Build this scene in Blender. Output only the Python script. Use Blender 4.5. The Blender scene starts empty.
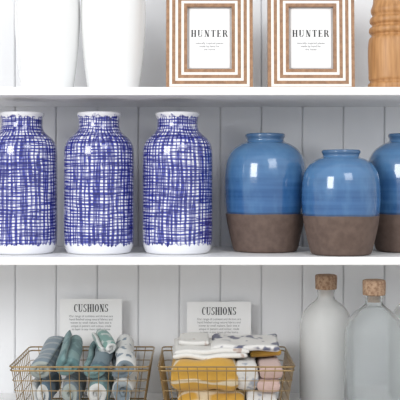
import bpy, bmesh, math, random
from mathutils import Vector, Matrix, noise
random.seed(4)
scene = bpy.context.scene
scene.view_settings.view_transform = 'Standard'
D = 2.5
ZC = 0.05
SH_T = 0.2825; SH_M = -0.1425; SH_B = -0.5675; TH = 0.02; DEPTH = 0.40
def PX(px, Y): return (px-200)*(D+Y)/1000.0
def PZ(py, Y): return ZC+(180-py)*(D+Y)/1000.0

# ---------------- materials ----------------
def mat(name, col, rough=0.5, **kw):
    m = bpy.data.materials.new(name); m.use_nodes = True
    b = m.node_tree.nodes['Principled BSDF']
    b.inputs['Base Color'].default_value = (*col, 1)
    b.inputs['Roughness'].default_value = rough
    for k, v in kw.items():
        b.inputs[k.replace('_', ' ')].default_value = v
    return m
class NT:
    def __init__(s, m): s.t = m.node_tree; s.b = s.t.nodes['Principled BSDF']
    def n(s, typ, **kw):
        x = s.t.nodes.new(typ)
        for k, v in kw.items(): setattr(x, k, v)
        return x
    def l(s, a, b): s.t.links.new(a, b)
    def math(s, op, a, b=None, c=None):
        x = s.n('ShaderNodeMath', operation=op)
        for i, v in enumerate((a, b, c)):
            if v is None: continue
            if isinstance(v, (int, float)): x.inputs[i].default_value = v
            else: s.l(v, x.inputs[i])
        return x.outputs[0]
    def noise(s, vec, scale, detail=2):
        x = s.n('ShaderNodeTexNoise'); x.inputs['Scale'].default_value = scale; x.inputs['Detail'].default_value = detail
        if vec is not None: s.l(vec, x.inputs['Vector'])
        return x.outputs['Fac']
    def mix(s, f, a, b):
        x = s.n('ShaderNodeMix', data_type='RGBA')
        for i, v in ((0, f), (6, a), (7, b)):
            if isinstance(v, (int, float)): x.inputs[i].default_value = v
            elif isinstance(v, tuple): x.inputs[i].default_value = (*v, 1)
            else: s.l(v, x.inputs[i])
        return x.outputs[2]
    def ramp(s, f, a, b):
        x = s.n('ShaderNodeMapRange', interpolation_type='SMOOTHSTEP')
        s.l(f, x.inputs[0]); x.inputs[1].default_value = a; x.inputs[2].default_value = b
        return x.outputs[0]
    def bump(s, h, strength=0.3, dist=0.002):
        x = s.n('ShaderNodeBump'); x.inputs['Strength'].default_value = strength; x.inputs['Distance'].default_value = dist
        s.l(h, x.inputs['Height']); s.l(x.outputs[0], s.b.inputs['Normal'])
    def obj(s):
        return s.n('ShaderNodeTexCoord').outputs['Object']
    def scalev(s, v, sc):
        x = s.n('ShaderNodeMapping'); x.inputs['Scale'].default_value = sc; s.l(v, x.inputs[0]); return x.outputs[0]

def paint(name, c, rough=0.5):
    m = mat(name, c, rough); t = NT(m); o = t.obj()
    f = t.noise(t.scalev(o, (8, 8, 1.2)), 6, 4)
    t.l(t.mix(f, tuple(x*0.96 for x in c), c), t.b.inputs['Base Color'])
    t.bump(t.noise(t.scalev(o, (10, 10, 1)), 30), 0.08, 0.001)
    return m
M_wall = paint('painted_boards', (0.87, 0.88, 0.90), 0.45)
M_shelf = paint('painted_shelf', (0.92, 0.92, 0.925), 0.4)
M_floor = paint('floor_wood', (0.55, 0.49, 0.42), 0.5)

def crosshatch():
    m = mat('cobalt_crosshatch_glaze', (1, 1, 1), 0.10); t = NT(m); o = t.obj()
    sep = t.n('ShaderNodeSeparateXYZ'); t.l(o, sep.inputs[0]); X, Y, Z = sep.outputs
    oi = t.n('ShaderNodeObjectInfo').outputs['Random']
    offs = t.n('ShaderNodeCombineXYZ'); t.l(t.math('MULTIPLY', oi, 7.0), offs.inputs[0])
    va = t.n('ShaderNodeVectorMath', operation='ADD'); t.l(o, va.inputs[0]); t.l(offs.outputs[0], va.inputs[1]); p = va.outputs[0]
    ang = t.math('MULTIPLY', t.math('ARCTAN2', X, Y), 1/(2*math.pi))
    def N_(vec, sc): return t.math('SUBTRACT', t.noise(vec, sc, 2), 0.5)
    n2 = N_(p, 70)
    vl = t.scalev(p, (38, 38, 5)); hl = t.scalev(p, (6, 6, 60))
    dry = t.noise(t.scalev(p, (160, 160, 25)), 1.0, 2)
    dryh = t.noise(t.scalev(p, (20, 20, 300)), 1.0, 2)
    def stripe(c, N, warpn, warp, wn, wa, w, soft=0.10):
        u = t.math('ADD', t.math('MULTIPLY', c, N), t.math('MULTIPLY', warpn, warp))
        u = t.math('ADD', u, t.math('MULTIPLY', n2, 0.25))
        f = t.math('ABSOLUTE', t.math('SUBTRACT', t.math('FRACT', u), 0.5))
        d = t.math('SUBTRACT', t.math('ADD', t.math('MULTIPLY', wn, wa), w), f)
        return t.ramp(d, -soft*0.5, soft*0.5)
    v1 = stripe(ang, 48, N_(p, 7), 1.9, N_(vl, 1.6), 1.0, 0.275)
    v2 = stripe(ang, 29, N_(p, 5), 1.8, N_(vl, 2.3), 1.0, 0.10)
    h1 = stripe(Z, 116, N_(p, 8), 2.0, N_(hl, 1.7), 1.0, 0.255)
    h2 = stripe(Z, 68, N_(p, 6), 1.9, N_(hl, 2.1), 1.0, 0.09)
    v = t.math('MAXIMUM', v1, v2); h = t.math('MAXIMUM', h1, h2)
    v = t.math('MULTIPLY', v, t.math('ADD', 0.68, t.math('MULTIPLY', t.ramp(dry, 0.35, 0.55), 0.32)))
    h = t.math('MULTIPLY', h, t.math('ADD', 0.68, t.math('MULTIPLY', t.ramp(dryh, 0.35, 0.55), 0.32)))
    un = t.math('MAXIMUM', v, h); ov = t.math('MULTIPLY', v, h)
    zz = t.math('ADD', Z, t.math('MULTIPLY', t.math('SUBTRACT', t.noise(t.scalev(p, (70, 70, 3)), 1.5), 0.5), 0.026))
    foot = t.ramp(zz, 0.024, 0.027)
    lip = t.math('SUBTRACT', 1.0, t.ramp(t.math('ADD', Z, t.math('MULTIPLY', n2, 0.03)), 0.354, 0.360))
    k = t.math('MULTIPLY', foot, lip)
    un = t.math('MULTIPLY', un, k)
    blue = t.mix(t.noise(p, 25), (0.020, 0.026, 0.27), (0.052, 0.070, 0.41))
    c = t.mix(un, (0.82, 0.83, 0.87), blue)
    c = t.mix(t.math('MULTIPLY', ov, k), c, (0.010, 0.012, 0.14))
    t.l(c, t.b.inputs['Base Color'])
    t.bump(un, 0.12, 0.001)
    t.b.inputs['Coat Weight'].default_value = 0.6
    return m
M_cross = crosshatch()

def glazed(name, split, hz):
    m = mat(name, (1, 1, 1), 0.10); t = NT(m); o = t.obj()
    sep = t.n('ShaderNodeSeparateXYZ'); t.l(o, sep.inputs[0]); Z = sep.outputs[2]
    edge = t.math('ADD', Z, t.math('MULTIPLY', t.math('SUBTRACT', t.noise(o, 12, 2), 0.5), 0.006))
    k = t.ramp(edge, split-0.0008, split+0.0008)
    rings = t.noise(t.scalev(o, (1.5, 1.5, 45)), 1.4, 3)
    mott = t.noise(t.scalev(o, (30, 30, 14)), 1.0, 4)
    bl = t.mix(t.ramp(rings, 0.3, 0.7), (0.018, 0.083, 0.235), (0.045, 0.140, 0.330))
    bl = t.mix(t.math('MULTIPLY', t.ramp(mott, 0.40, 0.70), 0.4), bl, (0.10, 0.24, 0.44))
    bl = t.mix(t.math('MULTIPLY', t.ramp(Z, hz*0.45, hz*0.85), 0.45), bl, (0.12, 0.26, 0.44))
    bl = t.mix(t.math('MULTIPLY', t.ramp(Z, hz*0.93, hz*0.97), 0.6), bl, (0.05, 0.10, 0.19))
    br = t.mix(t.ramp(t.noise(o, 55, 5), 0.25, 0.75), (0.095, 0.062, 0.050), (0.150, 0.102, 0.082))
    br = t.mix(t.math('MULTIPLY', t.noise(t.scalev(o, (3, 3, 60)), 1.5), 0.5), br, (0.130, 0.088, 0.072))
    ln = t.math('MULTIPLY', t.ramp(edge, split-0.001, split), t.math('SUBTRACT', 1.0, t.ramp(edge, split+0.001, split+0.008)))
    bl = t.mix(t.math('MULTIPLY', ln, 0.7), bl, (0.03, 0.05, 0.10))
    t.l(t.mix(k, br, bl), t.b.inputs['Base Color'])
    t.l(t.math('SUBTRACT', 0.75, t.math('MULTIPLY', k, 0.60)), t.b.inputs['Roughness'])
    t.l(t.math('MULTIPLY', k, 0.6), t.b.inputs['Coat Weight'])
    hh = t.math('ADD', t.math('MULTIPLY', rings, 0.7), t.math('MULTIPLY', t.noise(o, 120, 4), t.math('SUBTRACT', 0.45, t.math('MULTIPLY', k, 0.44))))
    t.bump(hh, 0.28, 0.003)
    return m

M_white = mat('white_ceramic', (0.86, 0.865, 0.865), 0.12, Coat_Weight=0.5)
def wood(name, a, b, sc=(40, 40, 3), rough=0.45):
    m = mat(name, a, rough); t = NT(m); o = t.obj()
    f = t.noise(t.scalev(o, sc), 2.5, 5)
    t.l(t.mix(t.ramp(f, 0.3, 0.7), a, b), t.b.inputs['Base Color']); t.bump(f, 0.15, 0.001)
    return m
M_honey = wood('honey_wood', (0.36, 0.17, 0.06), (0.54, 0.28, 0.11))
M_fwood = wood('frame_wood', (0.25, 0.13, 0.065), (0.38, 0.21, 0.11), (30, 30, 30))
M_inlay = mat('bone_inlay', (0.86, 0.83, 0.78), 0.4)
M_paper = mat('paper', (0.88, 0.88, 0.88), 0.7)
M_mat = mat('mat_board', (0.62, 0.64, 0.66), 0.8)
M_ink = mat('ink', (0.04, 0.04, 0.045), 0.7)
M_grey = mat('light_ink', (0.25, 0.25, 0.26), 0.7)
M_brass = mat('brass_wire', (0.36, 0.25, 0.12), 0.35, Metallic=0.85)
M_steel = mat('steel', (0.6, 0.6, 0.6), 0.3, Metallic=1.0)
M_cork = wood('cork', (0.24, 0.14, 0.085), (0.45, 0.31, 0.21), (60, 60, 60), 0.9)
def frosted(name, c, tr, ro):
    m = mat(name, c, ro, Transmission_Weight=tr, IOR=1.18); t = NT(m)
    t.bump(t.noise(t.obj(), 22, 3), 0.25, 0.004)
    return m
M_fr1 = frosted('frosted_glass_white', (0.95, 0.955, 0.95), 0.72, 0.27)
M_fr2 = frosted('frosted_glass_grey', (0.93, 0.955, 0.96), 0.92, 0.20)

def fabric(name, a, b=None, kind='plain', sc=60.0, thr=0.5):
    m = mat(name, a, 0.95); t = NT(m); o = t.obj()
    t.b.inputs['Sheen Weight'].default_value = 0.2
    weave = t.noise(o, 350, 2)
    if b:
        if kind == 'stripe_x' or kind == 'stripe_z' or kind == 'stripe_y':
            sep = t.n('ShaderNodeSeparateXYZ'); t.l(o, sep.inputs[0])
            ax = sep.outputs['xyz'.index(kind[-1])]
            u = t.math('FRACT', t.math('ADD', t.math('MULTIPLY', ax, sc), t.math('MULTIPLY', t.noise(o, 20), 0.3)))
            f = t.ramp(u, thr-0.05, thr+0.05)
        elif kind == 'dots':
            v = t.n('ShaderNodeTexVoronoi'); v.inputs['Scale'].default_value = sc; t.l(o, v.inputs['Vector'])
            f = t.ramp(v.outputs['Distance'], thr-0.05, thr+0.05)
        elif kind == 'wave':
            w = t.n('ShaderNodeTexWave', wave_type='RINGS'); w.inputs['Scale'].default_value = sc; w.inputs['Distortion'].default_value = 4
            t.l(o, w.inputs['Vector']); f = t.ramp(w.outputs['Fac'], thr-0.06, thr+0.06)
        else:
            f = t.ramp(t.noise(o, sc, 2), thr-0.04, thr+0.04)
        c = t.mix(f, a, b)
    else:
        c = t.mix(0.0, a, a)
    c = t.mix(t.math('MULTIPLY', weave, 0.35), c, tuple(x*0.6 for x in a))
    t.l(c, t.b.inputs['Base Color'])
    t.bump(weave, 0.5, 0.001)
    return m

# ---------------- mesh helpers ----------------
def link(o): scene.collection.objects.link(o); return o
def mesh_obj(name, bm, mats, smooth=True, parent=None, loc=(0, 0, 0)):
    me = bpy.data.meshes.new(name); bm.normal_update(); bm.to_mesh(me); bm.free()
    for m in (mats if isinstance(mats, (list, tuple)) else [mats]): me.materials.append(m)
    if smooth:
        for p in me.polygons: p.use_smooth = True
    o = link(bpy.data.objects.new(name, me)); o.location = loc
    if parent: o.parent = parent
    return o
def empty(name, loc=(0, 0, 0)):
    e = link(bpy.data.objects.new(name, None)); e.location = loc; e.empty_display_size = 0.05; return e
def bm_box(bm, x0, x1, y0, y1, z0, z1, bev=0.0, mi=0):
    g = bmesh.ops.create_cube(bm, size=1.0)
    for v in g['verts']:
        v.co = Vector((x0+(v.co.x+.5)*(x1-x0), y0+(v.co.y+.5)*(y1-y0), z0+(v.co.z+.5)*(z1-z0)))
    fs = set(f for v in g['verts'] for f in v.link_faces)
    for f in fs: f.material_index = mi
    if bev > 0:
        es = list(set(e for v in g['verts'] for e in v.link_edges))
        r = bmesh.ops.bevel(bm, geom=es, offset=bev, segments=2, affect='EDGES')
        for f in r['faces']: f.material_index = mi
def box(name, x0, x1, y0, y1, z0, z1, m, bev=0.0, parent=None):
    bm = bmesh.new(); bm_box(bm, x0, x1, y0, y1, z0, z1, bev)
    return mesh_obj(name, bm, m, smooth=False, parent=parent)
def catmull(pts, n=6):
    out = []
    P = [pts[0]]+list(pts)+[pts[-1]]
    for i in range(1, len(P)-2):
        p0, p1, p2, p3 = [Vector(q) for q in P[i-1:i+3]]
        for k in range(n):
            t = k/n
            out.append(0.5*((2*p1)+(-p0+p2)*t+(2*p0-5*p1+4*p2-p3)*t*t+(-p0+3*p1-3*p2+p3)*t**3))
    out.append(Vector(pts[-1])); return out
def lathe(bm, prof, seg=64, inner=None, mi=0, smooth=True):
    pts = catmull(prof, 6) if smooth else [Vector(p) for p in prof]
    if inner: pts += [Vector(p) for p in inner]
    rings = []
    for p in pts:
        rings.append([bm.verts.new((p[0]*math.cos(2*math.pi*i/seg), p[0]*math.sin(2*math.pi*i/seg), p[1])) for i in range(seg)])
    for a, b in zip(rings, rings[1:]):
        for i in range(seg):
            f = bm.faces.new((a[i], a[(i+1) % seg], b[(i+1) % seg], b[i])); f.material_index = mi
    f = bm.faces.new(rings[0][::-1]); f.material_index = mi
    f = bm.faces.new(rings[-1]); f.material_index = mi
def vessel(name, prof, m, loc, rim_t=0.006, depth=0.12, rot=0.0):
    bm = bmesh.new()
    r, z = prof[-1]
    inner = [(r-rim_t*0.3, z+0.0015), (r-rim_t*0.8, z+0.001), (r-rim_t, z-0.002), (r-rim_t, z-0.03), (r-rim_t+0.004, z-depth), (0.01, z-depth-0.005)]
    lathe(bm, [(prof[0][0]-0.006, 0)]+[(prof[0][0]-0.001, 0.001)]+list(prof[1:]) if prof[0][1] == 0 else prof, inner=inner, seg=96)
    o = mesh_obj(name, bm, m, loc=loc); o.rotation_euler[2] = rot
    return o

# ---------------- room / shelving ----------------
bm = bmesh.new()
bw = 0.119; x = -1.131
while x < 1.1:
    bm_box(bm, x+0.0009, x+bw-0.0009, DEPTH, DEPTH+0.02, -1.2, 1.3, 0.0028)
    x += bw
bm_box(bm, -1.13, 1.13, DEPTH+0.008, DEPTH+0.04, -1.2, 1.3)
mesh_obj('wall_back', bm, M_wall, smooth=False)
for nm, z in (('shelf', SH_T), ('shelf', SH_M), ('shelf', SH_B), ('shelf', SH_T+0.50), ('shelf', SH_B-0.42)):
    box(nm, -1.0, 1.0, 0, DEPTH, z-TH, z, M_shelf, 0.0015)
box('shelf_side_panel', -1.025, -1.0, 0, DEPTH, -1.2, 1.3, M_shelf, 0.0015)
box('shelf_side_panel', 1.0, 1.025, 0, DEPTH, -1.2, 1.3, M_shelf, 0.0015)
box('floor', -3, 3, -4, DEPTH+0.04, -1.25, -1.2, M_floor)

# ---------------- middle shelf ----------------
cprof = [(0.080, 0), (0.085, 0.006), (0.0905, 0.022), (0.0925, 0.06), (0.0925, 0.14), (0.0925, 0.22), (0.0922, 0.262), (0.0895, 0.283), (0.081, 0.299),
         (0.068, 0.311), (0.0585, 0.320), (0.0545, 0.330), (0.0535, 0.342), (0.0545, 0.354), (0.0572, 0.361), (0.0585, 0.365), (0.0575, 0.3685)]
for px, r in ((22, 0.5), (99, 2.4), (177.5, 4.4)):
    vessel('crosshatch_vase', cprof, M_cross, (PX(px, .14), .14, SH_M+0.0003), rot=r)
bprof = [(0.082, 0), (0.0865, 0.006), (0.093, 0.03), (0.103, 0.075), (0.1095, 0.12), (0.1125, 0.165), (0.1115, 0.21), (0.1055, 0.246), (0.091, 0.272),
         (0.070, 0.288), (0.0555, 0.294), (0.0505, 0.298), (0.0505, 0.303), (0.0530, 0.308), (0.0540, 0.312), (0.0530, 0.316)]
Mg1 = glazed('blue_glaze_stoneware_tall', 0.102, 0.316)
Mg2 = glazed('blue_glaze_stoneware_small', 0.1005, 0.269)
vessel('two_tone_vase', bprof, Mg1, (0.1765, .205, SH_M+0.0003), rot=1)
vessel('two_tone_vase', bprof, Mg1, (0.563, .205, SH_M+0.0003), rot=3)
b2 = []
for r, z in bprof:
    b2.append((r*0.902 if z < 0.285 else r*0.93, z*0.85))
vessel('two_tone_vase', b2, Mg2, (PX(341, .088), .088, SH_M+0.0003), rot=2)

# ---------------- top shelf ----------------
wprof = [(0.064, 0), (0.067, 0.006), (0.0725, 0.04), (0.0785, 0.09), (0.0835, 0.15), (0.0855, 0.205), (0.083, 0.25), (0.073, 0.285),
         (0.055, 0.307), (0.040, 0.318), (0.034, 0.330), (0.034, 0.345), (0.038, 0.358), (0.039, 0.362)]
for px in (47.5, 113.5):
    vessel('white_vase', wprof, M_white, (PX(px, .13), .13, SH_T+0.0003))

def text_mesh(name, s, size, m, parent, loc, sx=1.0, align='CENTER', space=1.0, bold=0.0):
    cu = bpy.data.curves.new(name, 'FONT'); cu.body = s; cu.size = size; cu.align_x = align; cu.align_y = 'CENTER'
    cu.extrude = 0.0002; cu.space_character = space; cu.offset = bold; cu.space_line = 1.1
    tmp = link(bpy.data.objects.new(name+'_tmp', cu))
    bpy.context.view_layer.update()
    me = bpy.data.meshes.new_from_object(tmp.evaluated_get(bpy.context.evaluated_depsgraph_get()))
    bpy.data.objects.remove(tmp)
    me.materials.clear(); me.materials.append(m)
    o = link(bpy.data.objects.new(name, me)); o.parent = parent; o.location = loc
    o.rotation_euler = (math.pi/2, 0, 0); o.scale = (sx, 1, 1)
    return o

TS, TN = 0.17, 0.055
def V(x, y0=0, y1=1, w=TS): return [(x-w/2, y0), (x+w/2, y0), (x+w/2, y1), (x-w/2, y1)]
def Hh(x0, x1, y, w=TN): return [(x0, y-w/2), (x1, y-w/2), (x1, y+w/2), (x0, y+w/2)]
def serif(x, y, l=0.26): return Hh(x-l/2, x+l/2, y+(TN/2 if y < .5 else -TN/2))
def arc(cx, cy, rx, ry, a0, a1, tw=TS, tn=TN, n=14):
    out = []
    for i in range(n):
        q = []
        for a in (a0+(a1-a0)*i/n, a0+(a1-a0)*(i+1)/n):
            a = math.radians(a); c, s = math.cos(a), math.sin(a); q.append(((cx+rx*c, cy+ry*s), (cx+(rx-tw)*c, cy+(ry-tn)*s)))
        out.append([q[0][0], q[1][0], q[1][1], q[0][1]])
    return out
def glyph(ch):
    if ch == 'H': return .62, [V(.13), V(.49), Hh(.13, .49, .5)]+[serif(x, y) for x in (.13, .49) for y in (0, 1)]
    if ch == 'I': return .26, [V(.13), serif(.13, 0), serif(.13, 1)]
    if ch == 'N': return .64, [V(.12, w=TN), V(.52, w=TN), [(.06, 1), (.24, 1), (.56, 0), (.38, 0)], serif(.12, 0), serif(.12, 1, .2), serif(.52, 1)]
    if ch == 'U': return .62, [V(.13, .27), V(.50, .27, 1, TN), serif(.13, 1), serif(.50, 1, .22)]+arc(.2875, .27, .24, .28, 180, 360, .11)
    if ch == 'T': return .54, [V(.27), serif(.27, 0), Hh(.02, .52, 1-TN/2), V(.03, .78, 1, TN), V(.51, .78, 1, TN)]
    if ch == 'E': return .50, [V(.13), Hh(.0, .46, 1-TN/2), Hh(.0, .47, TN/2), Hh(.13, .36, .5), V(.45, .8, 1, TN), V(.46, 0, .22, TN), V(.35, .4, .6, TN)]
    if ch == 'R': return .62, [V(.13), serif(.13, 0), Hh(0, .3, 1-TN/2), Hh(.13, .3, .49), [(.28, .5), (.44, .5), (.62, 0), (.45, 0)]]+arc(.28, .74, .24, .26, -90, 90, .15)
    if ch == 'C': return .56, arc(.30, .5, .28, .5, 55, 305)+[V(.48, .70, .96, TN)]
    if ch == 'O': return .62, arc(.31, .5, .29, .5, 0, 360, n=28)
    if ch == 'S': return .48, arc(.24, .74, .21, .26, 40, 270, .13)+arc(.24, .26, .22, .26, -140, 90, .14)+[V(.42, .74, 1, TN), V(.04, 0, .26, TN)]
def serif_text(name, s, h, sx, m, parent, loc, gap=0.08):
    W = sum(glyph(c)[0]+gap for c in s)-gap
    x = -W/2; bm = bmesh.new()
    for c in s:
        w, polys = glyph(c)
        for i, q in enumerate(polys):
            yo = -0.00002*(i % 7)
            bm.faces.new([bm.verts.new(((x+a)*h*sx, yo, (b-.5)*h)) for a, b in q])
        x += w+gap
    return mesh_obj(name, bm, m, smooth=False, parent=parent, loc=loc)

def picture_frame(cx, Y, rotz):
    e = empty('striped_picture_frame', (cx, Y, SH_T+0.0018))
    W, H, T = 0.226, 0.274, 0.022
    bands = [(0.000, 0.0085, 0), (0.0085, 0.0155, 1), (0.0155, 0.0240, 0), (0.0240, 0.0310, 1), (0.0310, 0.0395, 0), (0.0395, 0.0465, 1), (0.0465, 0.055, 0)]
    bm = bmesh.new()
    for a, b, mi in bands:
        yo = 0.0 if mi == 0 else 0.0006
        o_ = (-W/2+a, W/2-a, a, H-a); i_ = (-W/2+b, W/2-b, b, H-b)
        ov = [(o_[0], o_[2]), (o_[1], o_[2]), (o_[1], o_[3]), (o_[0], o_[3])]
        iv = [(i_[0], i_[2]), (i_[1], i_[2]), (i_[1], i_[3]), (i_[0], i_[3])]
        for k in range(4):
            q = [ov[k], ov[(k+1) % 4], iv[(k+1) % 4], iv[k]]
            vf = [bm.verts.new((p[0], yo, p[1])) for p in q]
            vb = [bm.verts.new((p[0], T, p[1])) for p in q]
            fs = [bm.faces.new(vf), bm.faces.new(vb[::-1])]
            for j in range(4): fs.append(bm.faces.new((vf[j], vb[j], vb[(j+1) % 4], vf[(j+1) % 4])))
            for f in fs: f.material_index = mi
    bmesh.ops.recalc_face_normals(bm, faces=bm.faces)
    mesh_obj('frame_moulding', bm, [M_fwood, M_inlay], smooth=False, parent=e)
    box('backing', -W/2+.05, W/2-.05, 0.012, 0.018, .05, H-.05, M_mat, parent=e)
    box('print', -W/2+.0600, W/2-.0600, 0.0100, 0.0119, .0590, H-.059, M_paper, parent=e)
    z0 = 0.150
    serif_text('title', 'HUNTER', 0.0185, 1.18, M_ink, e, (0, 0.0096, z0), gap=.17)
    text_mesh('caption', 'naturally inspired pieces\nmade by hand for\nthe home', 0.0075, M_grey, e, (0, 0.0096, z0-0.034), 1.0)
    bm = bmesh.new(); bm_box(bm, -0.02, 0.02, 0, 0.004, 0, 0.14, 0.001)
    leg = mesh_obj('easel_leg', bm, M_fwood, smooth=False, parent=e, loc=(0, 0.052, 0.0035)); leg.rotation_euler = (math.radians(12), 0, 0)
    e.rotation_euler = (math.radians(-3.0), 0, rotz)
    return e
picture_frame(PX(209.5, .10), .10, 0)
picture_frame(PX(311.5, .10), .10, 0)

tz = [(0.056, 0), (0.0615, 0.003), (0.063, 0.010), (0.0615, 0.018), (0.0575, 0.022), (0.0575, 0.026), (0.0605, 0.032), (0.0610, 0.05), (0.0618, 0.07), (0.0625, 0.095),
      (0.0618, 0.12), (0.0595, 0.136), (0.054, 0.143), (0.0535, 0.147), (0.0585, 0.152), (0.0600, 0.158), (0.0585, 0.164), (0.0525, 0.169), (0.0525, 0.173), (0.0570, 0.178), (0.0580, 0.184), (0.0565, 0.190), (0.0515, 0.195), (0.0515, 0.199),
      (0.0545, 0.205), (0.0550, 0.213), (0.0520, 0.221), (0.049, 0.235), (0.050, 0.27), (0.055, 0.29), (0.060, 0.30), (0.060, 0.31)]
bm = bmesh.new(); lathe(bm, tz, inner=[(0.056, 0.312), (0.03, 0.308), (0.028, 0.295)])
mesh_obj('turned_wood_candlestick', bm, M_honey, loc=(PX(392, .12), .12, SH_T+0.0003))

# ---------------- bottom shelf ----------------
def bottle(px, Y, R, m, rot=0):
    e = empty('frosted_glass_bottle', (PX(px, Y), Y, SH_B+0.0003))
    pr = [(R*0.86, 0), (R*0.95, 0.005), (R, 0.025), (R*1.0, 0.10), (R*0.99, 0.18), (R*0.965, 0.225), (R*0.87, 0.25), (R*0.66, 0.272), (R*0.42, 0.286), (0.0235, 0.296), (0.0225, 0.306), (0.0245, 0.314), (0.0250, 0.318)]
    bm = bmesh.new(); lathe(bm, pr, inner=[(0.022, 0.319), (0.018, 0.317), (0.017, 0.290), (R*0.6, 0.264), (R*0.82, 0.245), (R*0.92, 0.22), (R*0.95, 0.03), (R*0.8, 0.010)])
    mesh_obj('glass_body', bm, m, parent=e)
    bm = bmesh.new(); lathe(bm, [(0.0165, 0.300), (0.0175, 0.3185), (0.0285, 0.3187), (0.0295, 0.322), (0.0300, 0.350), (0.0290, 0.356), (0.026, 0.358)], smooth=False, seg=40)
    for v in bm.verts: v.co += 0.0009*noise.noise_vector(v.co*120)
    mesh_obj('cork_stopper', bm, M_cork, parent=e)
    return e
bottle(326, .24, .0725, M_fr1)
bottle(374, .10, .0775, M_fr2)
bottle(416, .25, .0725, M_fr1)

def sign(px, ptop, wpx, Y):
    e = empty('sign_card', (PX(px, Y), Y, SH_B+0.0003))
    w = wpx*(D+Y)/1000; top = PZ(ptop, Y)-SH_B; h = 0.145
    box('card', -w/2, w/2, 0, 0.002, top-h, top, M_paper, 0.0004, parent=e)
    box('stand_stem', -0.006, 0.006, 0.0021, 0.006, 0, top-h+0.05, M_steel, parent=e)
    box('stand_base', -0.05, 0.05, -0.004, 0.02, 0, 0.004, M_steel, 0.0008, parent=e)
    serif_text('title', 'CUSHIONS', 0.022, 0.92, M_ink, e, (0, -0.0004, top-0.026))
    s = 'Our range of cushions and throws are\nhand finished using natural fabrics and\nwoven by small makers. Each one is\nunique in pattern and colour, made\nto layer in any room of the home'
    text_mesh('body_text', s, 0.0085, M_grey, e, (0, -0.0003, top-0.068), 0.95)
sign(91, 299, 62, .355)
sign(219, 302, 64, .355)

def wire_basket(cx, w, y0, y1, top):
    e = empty('wire_basket', (cx, 0, SH_B))
    z0, z1 = 0.003, top-SH_B
    cy = (y0+y1)/2; dy = (y1-y0)
    taper = 0.022
    def corner(z):
        k = (z-z0)/(z1-z0); ins = taper*(1-k)
        return w/2-ins, dy/2-ins
    def curve(name, splines, r):
        cu = bpy.data.curves.new(name, 'CURVE'); cu.dimensions = '3D'; cu.bevel_depth = r; cu.bevel_resolution = 2
        for pts, cyc in splines:
            sp = cu.splines.new('POLY'); sp.points.add(len(pts)-1)
            for i, p in enumerate(pts): sp.points[i].co = (*p, 1)
            sp.use_cyclic_u = cyc
        tmp = link(bpy.data.objects.new('t', cu)); bpy.context.view_layer.update()
        me = bpy.data.meshes.new_from_object(tmp.evaluated_get(bpy.context.evaluated_depsgraph_get())); bpy.data.objects.remove(tmp)
        me.materials.clear(); me.materials.append(M_brass)
        for p in me.polygons: p.use_smooth = True
        o = link(bpy.data.objects.new(name, me)); o.parent = e
    def ring(z, r=0.012):
        a, b = corner(z); pts = []
        for sx, sy, s in ((1, -1, -90), (1, 1, 0), (-1, 1, 90), (-1, -1, 180)):
            for k in range(5):
                t = math.radians(s+k*22.5)
                pts.append((sx*(a-r)+r*math.cos(t), cy+sy*(b-r)+r*math.sin(t), z))
        return pts
    curve('rim', [(ring(z1), True), (ring(z1-0.010), True)], 0.0020)
    curve('base_ring', [(ring(z0), True)], 0.002)
    hs = []
    nz = 5
    for i in range(1, nz): hs.append((ring(z0+(z1-z0-0.01)*i/nz), True))
    nx = 14; ny = 12
    at, bt = corner(z1); ab, bb = corner(z0)
    for i in range(1, nx):
        k = -1+2*i/nx
        hs.append(([(k*at, cy-bt, z1), (k*ab, cy-bb, z0), (k*ab, cy+bb, z0), (k*at, cy+bt, z1)], False))
    for i in range(1, ny):
        k = -1+2*i/ny
        hs.append(([(at, cy+k*bt, z1), (ab, cy+k*bb, z0), (-ab, cy+k*bb, z0), (-at, cy+k*bt, z1)], False))
    curve('wires', hs, 0.00105)
    return e
BT = PZ(367, .03)
c1 = (PX(9, .03)+PX(149, .03))/2; w1 = PX(149, .03)-PX(9, .03)
c2 = (PX(158, .03)+PX(295, .03))/2; w2 = PX(295, .03)-PX(158, .03)
wire_basket(c1, w1, .03, .335, BT)
wire_basket(c2, w2, .03, .335, BT)

def roll(name, m, R, L, parent, loc, rot=(0, 0, 0), sq=1.0, turns=4, seed=0, m2=None):
    bm = bmesh.new(); th = R/turns*0.78; N = turns*28; S = 16
    rings = []
    for j in range(S+1):
        y = L*j/S
        edge = min(j, S-j)/S; er = 1-0.15*math.exp(-edge*16)
        outp, inp = [], []
        for i in range(N+1):
            t = i/N; a = t*turns*2*math.pi+seed; r = R*(1-t*0.96)*er
            for lst, rr in ((outp, r), (inp, max(r-th, 0.0005))):
                p = Vector((rr*math.cos(a), y, rr*math.sin(a)*sq))
                p += 0.010*noise.noise_vector(Vector((p.x*14+seed*3, y*10, p.z*14)))
                p.y += 0.006*math.sin(t*9+seed)*(-1 if j == 0 else 0)
                lst.append(p)
        row = outp+inp[::-1]
        rings.append([bm.verts.new(p) for p in row])
    n = len(rings[0])
    for a, b in zip(rings, rings[1:]):
        for i in range(n):
            f = bm.faces.new((a[i], a[(i+1) % n], b[(i+1) % n], b[i])); f.material_index = 0 if i < N else 1
    for rg in (rings[0], rings[-1]):
        for i in range(N):
            f = bm.faces.new((rg[i], rg[i+1], rg[n-2-i], rg[n-1-i])); f.material_index = 1
    bmesh.ops.recalc_face_normals(bm, faces=bm.faces)
    o = mesh_obj(name, bm, [m, m2 or m], parent=parent, loc=loc); o.rotation_euler = rot
    return o
F_grey = fabric('cloth_grey_blue', (0.20, 0.25, 0.29), (0.33, 0.37, 0.39), 'stripe_y', 30, 0.7)
F_teal = fabric('cloth_teal', (0.11, 0.21, 0.22), (0.20, 0.32, 0.32), 'noise', 30)
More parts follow.
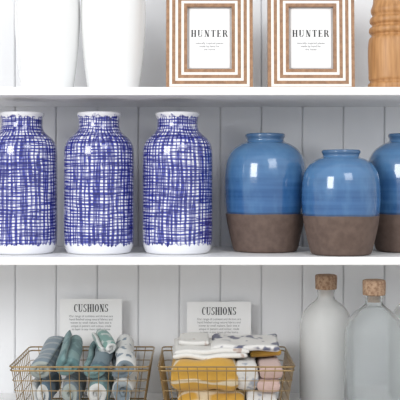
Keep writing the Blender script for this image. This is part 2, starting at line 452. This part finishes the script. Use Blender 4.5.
F_navy = fabric('cloth_slate', (0.08, 0.13, 0.16), (0.16, 0.22, 0.25), 'noise', 25, 0.5)
F_sage = fabric('cloth_sage', (0.36, 0.40, 0.38))
F_pale = fabric('cloth_pale', (0.66, 0.67, 0.66), (0.12, 0.18, 0.24), 'noise', 45, 0.60)
F_green = fabric('cloth_green', (0.17, 0.31, 0.28), (0.52, 0.58, 0.56), 'dots', 45, 0.6)
F_blue = fabric('cloth_dusty_blue', (0.12, 0.19, 0.26))
F_lining = fabric('cloth_lining', (0.66, 0.67, 0.66))
pile1 = empty('pile_of_rolled_cushions', (c1, 0, SH_B))
low = [(F_blue, -.105, F_lining), (F_grey, -.036, F_sage), (F_teal, .036, F_lining), (F_pale, .105, F_grey)]
for i, (m, x, m2) in enumerate(low):
    roll('roll_%d' % (i+1), m, .0345, .225, pile1, (x, .078, .064), sq=1.5, turns=2, seed=i*1.3+2.6, m2=m2)
up = [(F_grey, -.106, .132, -.10, F_sage), (F_teal, -.034, .146, .04, F_teal), (F_navy, .035, .138, -.08, F_teal), (F_pale, .106, .142, .06, F_grey)]
for i, (m, x, z, rz, m2) in enumerate(up):
    roll('roll_%d' % (i+5), m, .039, .185, pile1, (x, .088, z-0.012), rot=(math.radians(12), 0, rz), sq=0.95, turns=2, seed=i*0.9+1, m2=m2)
roll('roll_9', F_green, .028, .12, pile1, (.068, .14, .175), rot=(math.radians(8), 0, .3), turns=2, seed=3, m2=F_lining)

def folded(name, m, x0, x1, y0, y1, z, layers, th, parent, rotz=0, seed=0, amp=0.006):
    bm = bmesh.new()
    cx, cy = (x0+x1)/2, (y0+y1)/2; S = 30
    for L in range(layers):
        zc = z+th*(L+0.5); r = th*0.5; jx = 0.004*math.sin(seed+L*2.1); jy = 0.005*math.sin(seed*2+L*1.7)
        prof = []
        hy = (y1-y0)/2
        for k in range(9): a = math.radians(90+k*22.5); prof.append((-hy+r+r*math.cos(a)+jy, r*math.sin(a)))
        for k in range(1, 10): prof.append((-hy+r+(2*hy-2*r)*k/10+jy, -r))
        for k in range(9): a = math.radians(-90+k*22.5); prof.append((hy-r+r*math.cos(a)+jy, r*math.sin(a)))
        for k in range(1, 10): prof.append((hy-r-(2*hy-2*r)*k/10+jy, r))
        rings = []
        for i in range(S+1):
            x = x0-cx+(x1-x0)*i/S+jx; row = []
            e = min(i, S-i)/S; sc = 1-0.5*math.exp(-e*(60 if th < .03 else 18))
            for (yy, zz) in prof:
                wv = Vector((x*13+seed*5, yy*13, L*0.25+seed))
                dz = amp*noise.noise(wv)*1.6; dy = amp*noise.noise(wv+Vector((7, 3, 1)))
                row.append(bm.verts.new((x, yy+dy, zc+zz*sc+dz)))
            rings.append(row)
        n = len(prof)
        for a, b in zip(rings, rings[1:]):
            for i in range(n): bm.faces.new((a[i], a[(i+1) % n], b[(i+1) % n], b[i]))
        bm.faces.new(rings[0]); bm.faces.new(rings[-1][::-1])
    bmesh.ops.recalc_face_normals(bm, faces=bm.faces)
    o = mesh_obj(name, bm, m, parent=parent, loc=(cx, cy, 0)); o.rotation_euler[2] = rotz
    return o
F_must = fabric('cloth_mustard', (0.60, 0.34, 0.055), (0.74, 0.66, 0.50), 'wave', 7, 0.93)
F_must2 = fabric('cloth_mustard_plain', (0.58, 0.33, 0.06))
F_pink = fabric('cloth_pink', (0.62, 0.45, 0.41))
F_leaf = fabric('cloth_leaf', (0.70, 0.69, 0.67), (0.30, 0.33, 0.40), 'noise', 32, 0.6)
F_cream = fabric('cloth_cream', (0.76, 0.75, 0.72), (0.45, 0.33, 0.28), 'noise', 28, 0.66)
F_nw = fabric('cloth_white_navy', (0.76, 0.75, 0.73), (0.05, 0.06, 0.14), 'noise', 24, 0.58)
pile2 = empty('pile_of_folded_cushions', (c2, 0, SH_B))
folded('cushion_1', F_must, -.128, .045, .068, .290, .010, 1, .062, pile2, seed=1, amp=.005)
folded('cushion_2', F_leaf, .050, .128, .068, .290, .010, 1, .062, pile2, seed=2, amp=.005)
folded('cushion_3', F_must, -.142, .030, .056, .298, .070, 1, .080, pile2, seed=3, amp=.007)
folded('cushion_4', F_leaf, .028, .086, .058, .298, .073, 1, .072, pile2, seed=4, amp=.006)
folded('cushion_5', F_pink, .084, .142, .060, .298, .073, 2, .034, pile2, seed=5, amp=.005)
folded('cushion_6', F_cream, -.140, .055, .10, .300, .150, 2, .013, pile2, rotz=.03, seed=6, amp=.008)
folded('cushion_7', F_nw, -.04, .142, .11, .300, .167, 1, .016, pile2, rotz=-.04, seed=7, amp=.010)
folded('cushion_8', F_must2, .060, .142, .16, .30, .146, 1, .018, pile2, rotz=0.05, seed=8)
folded('cushion_9', F_cream, -.125, -.045, .17, .29, .176, 1, .013, pile2, rotz=0.0, seed=9)

# ---------------- lights ----------------
def area(name, loc, target, size, power, col=(1, 1, 1)):
    l = bpy.data.lights.new(name, 'AREA'); l.energy = power; l.size = size; l.color = col
    o = link(bpy.data.objects.new(name, l)); o.location = loc
    o.rotation_euler = (Vector(target)-Vector(loc)).to_track_quat('-Z', 'Y').to_euler()
area('window_light', (-2.0, -2.8, 1.0), (0, .2, 0), 1.2, 58, (1.0, 0.995, 0.985))
area('ceiling_light', (1.2, -3.0, 1.7), (0, .2, 0), 1.4, 32, (0.98, 0.99, 1.0))
w = bpy.data.worlds.new('world'); scene.world = w; w.use_nodes = True
w.node_tree.nodes['Background'].inputs[0].default_value = (0.96, 0.98, 1.0, 1)
w.node_tree.nodes['Background'].inputs[1].default_value = 0.86

cam = bpy.data.cameras.new('camera'); cam.lens = 90; cam.sensor_width = 36
co = link(bpy.data.objects.new('camera', cam)); co.location = (0, -D, ZC); co.rotation_euler = (math.pi/2, 0, 0)
cam.shift_y = -ZC
scene.camera = co
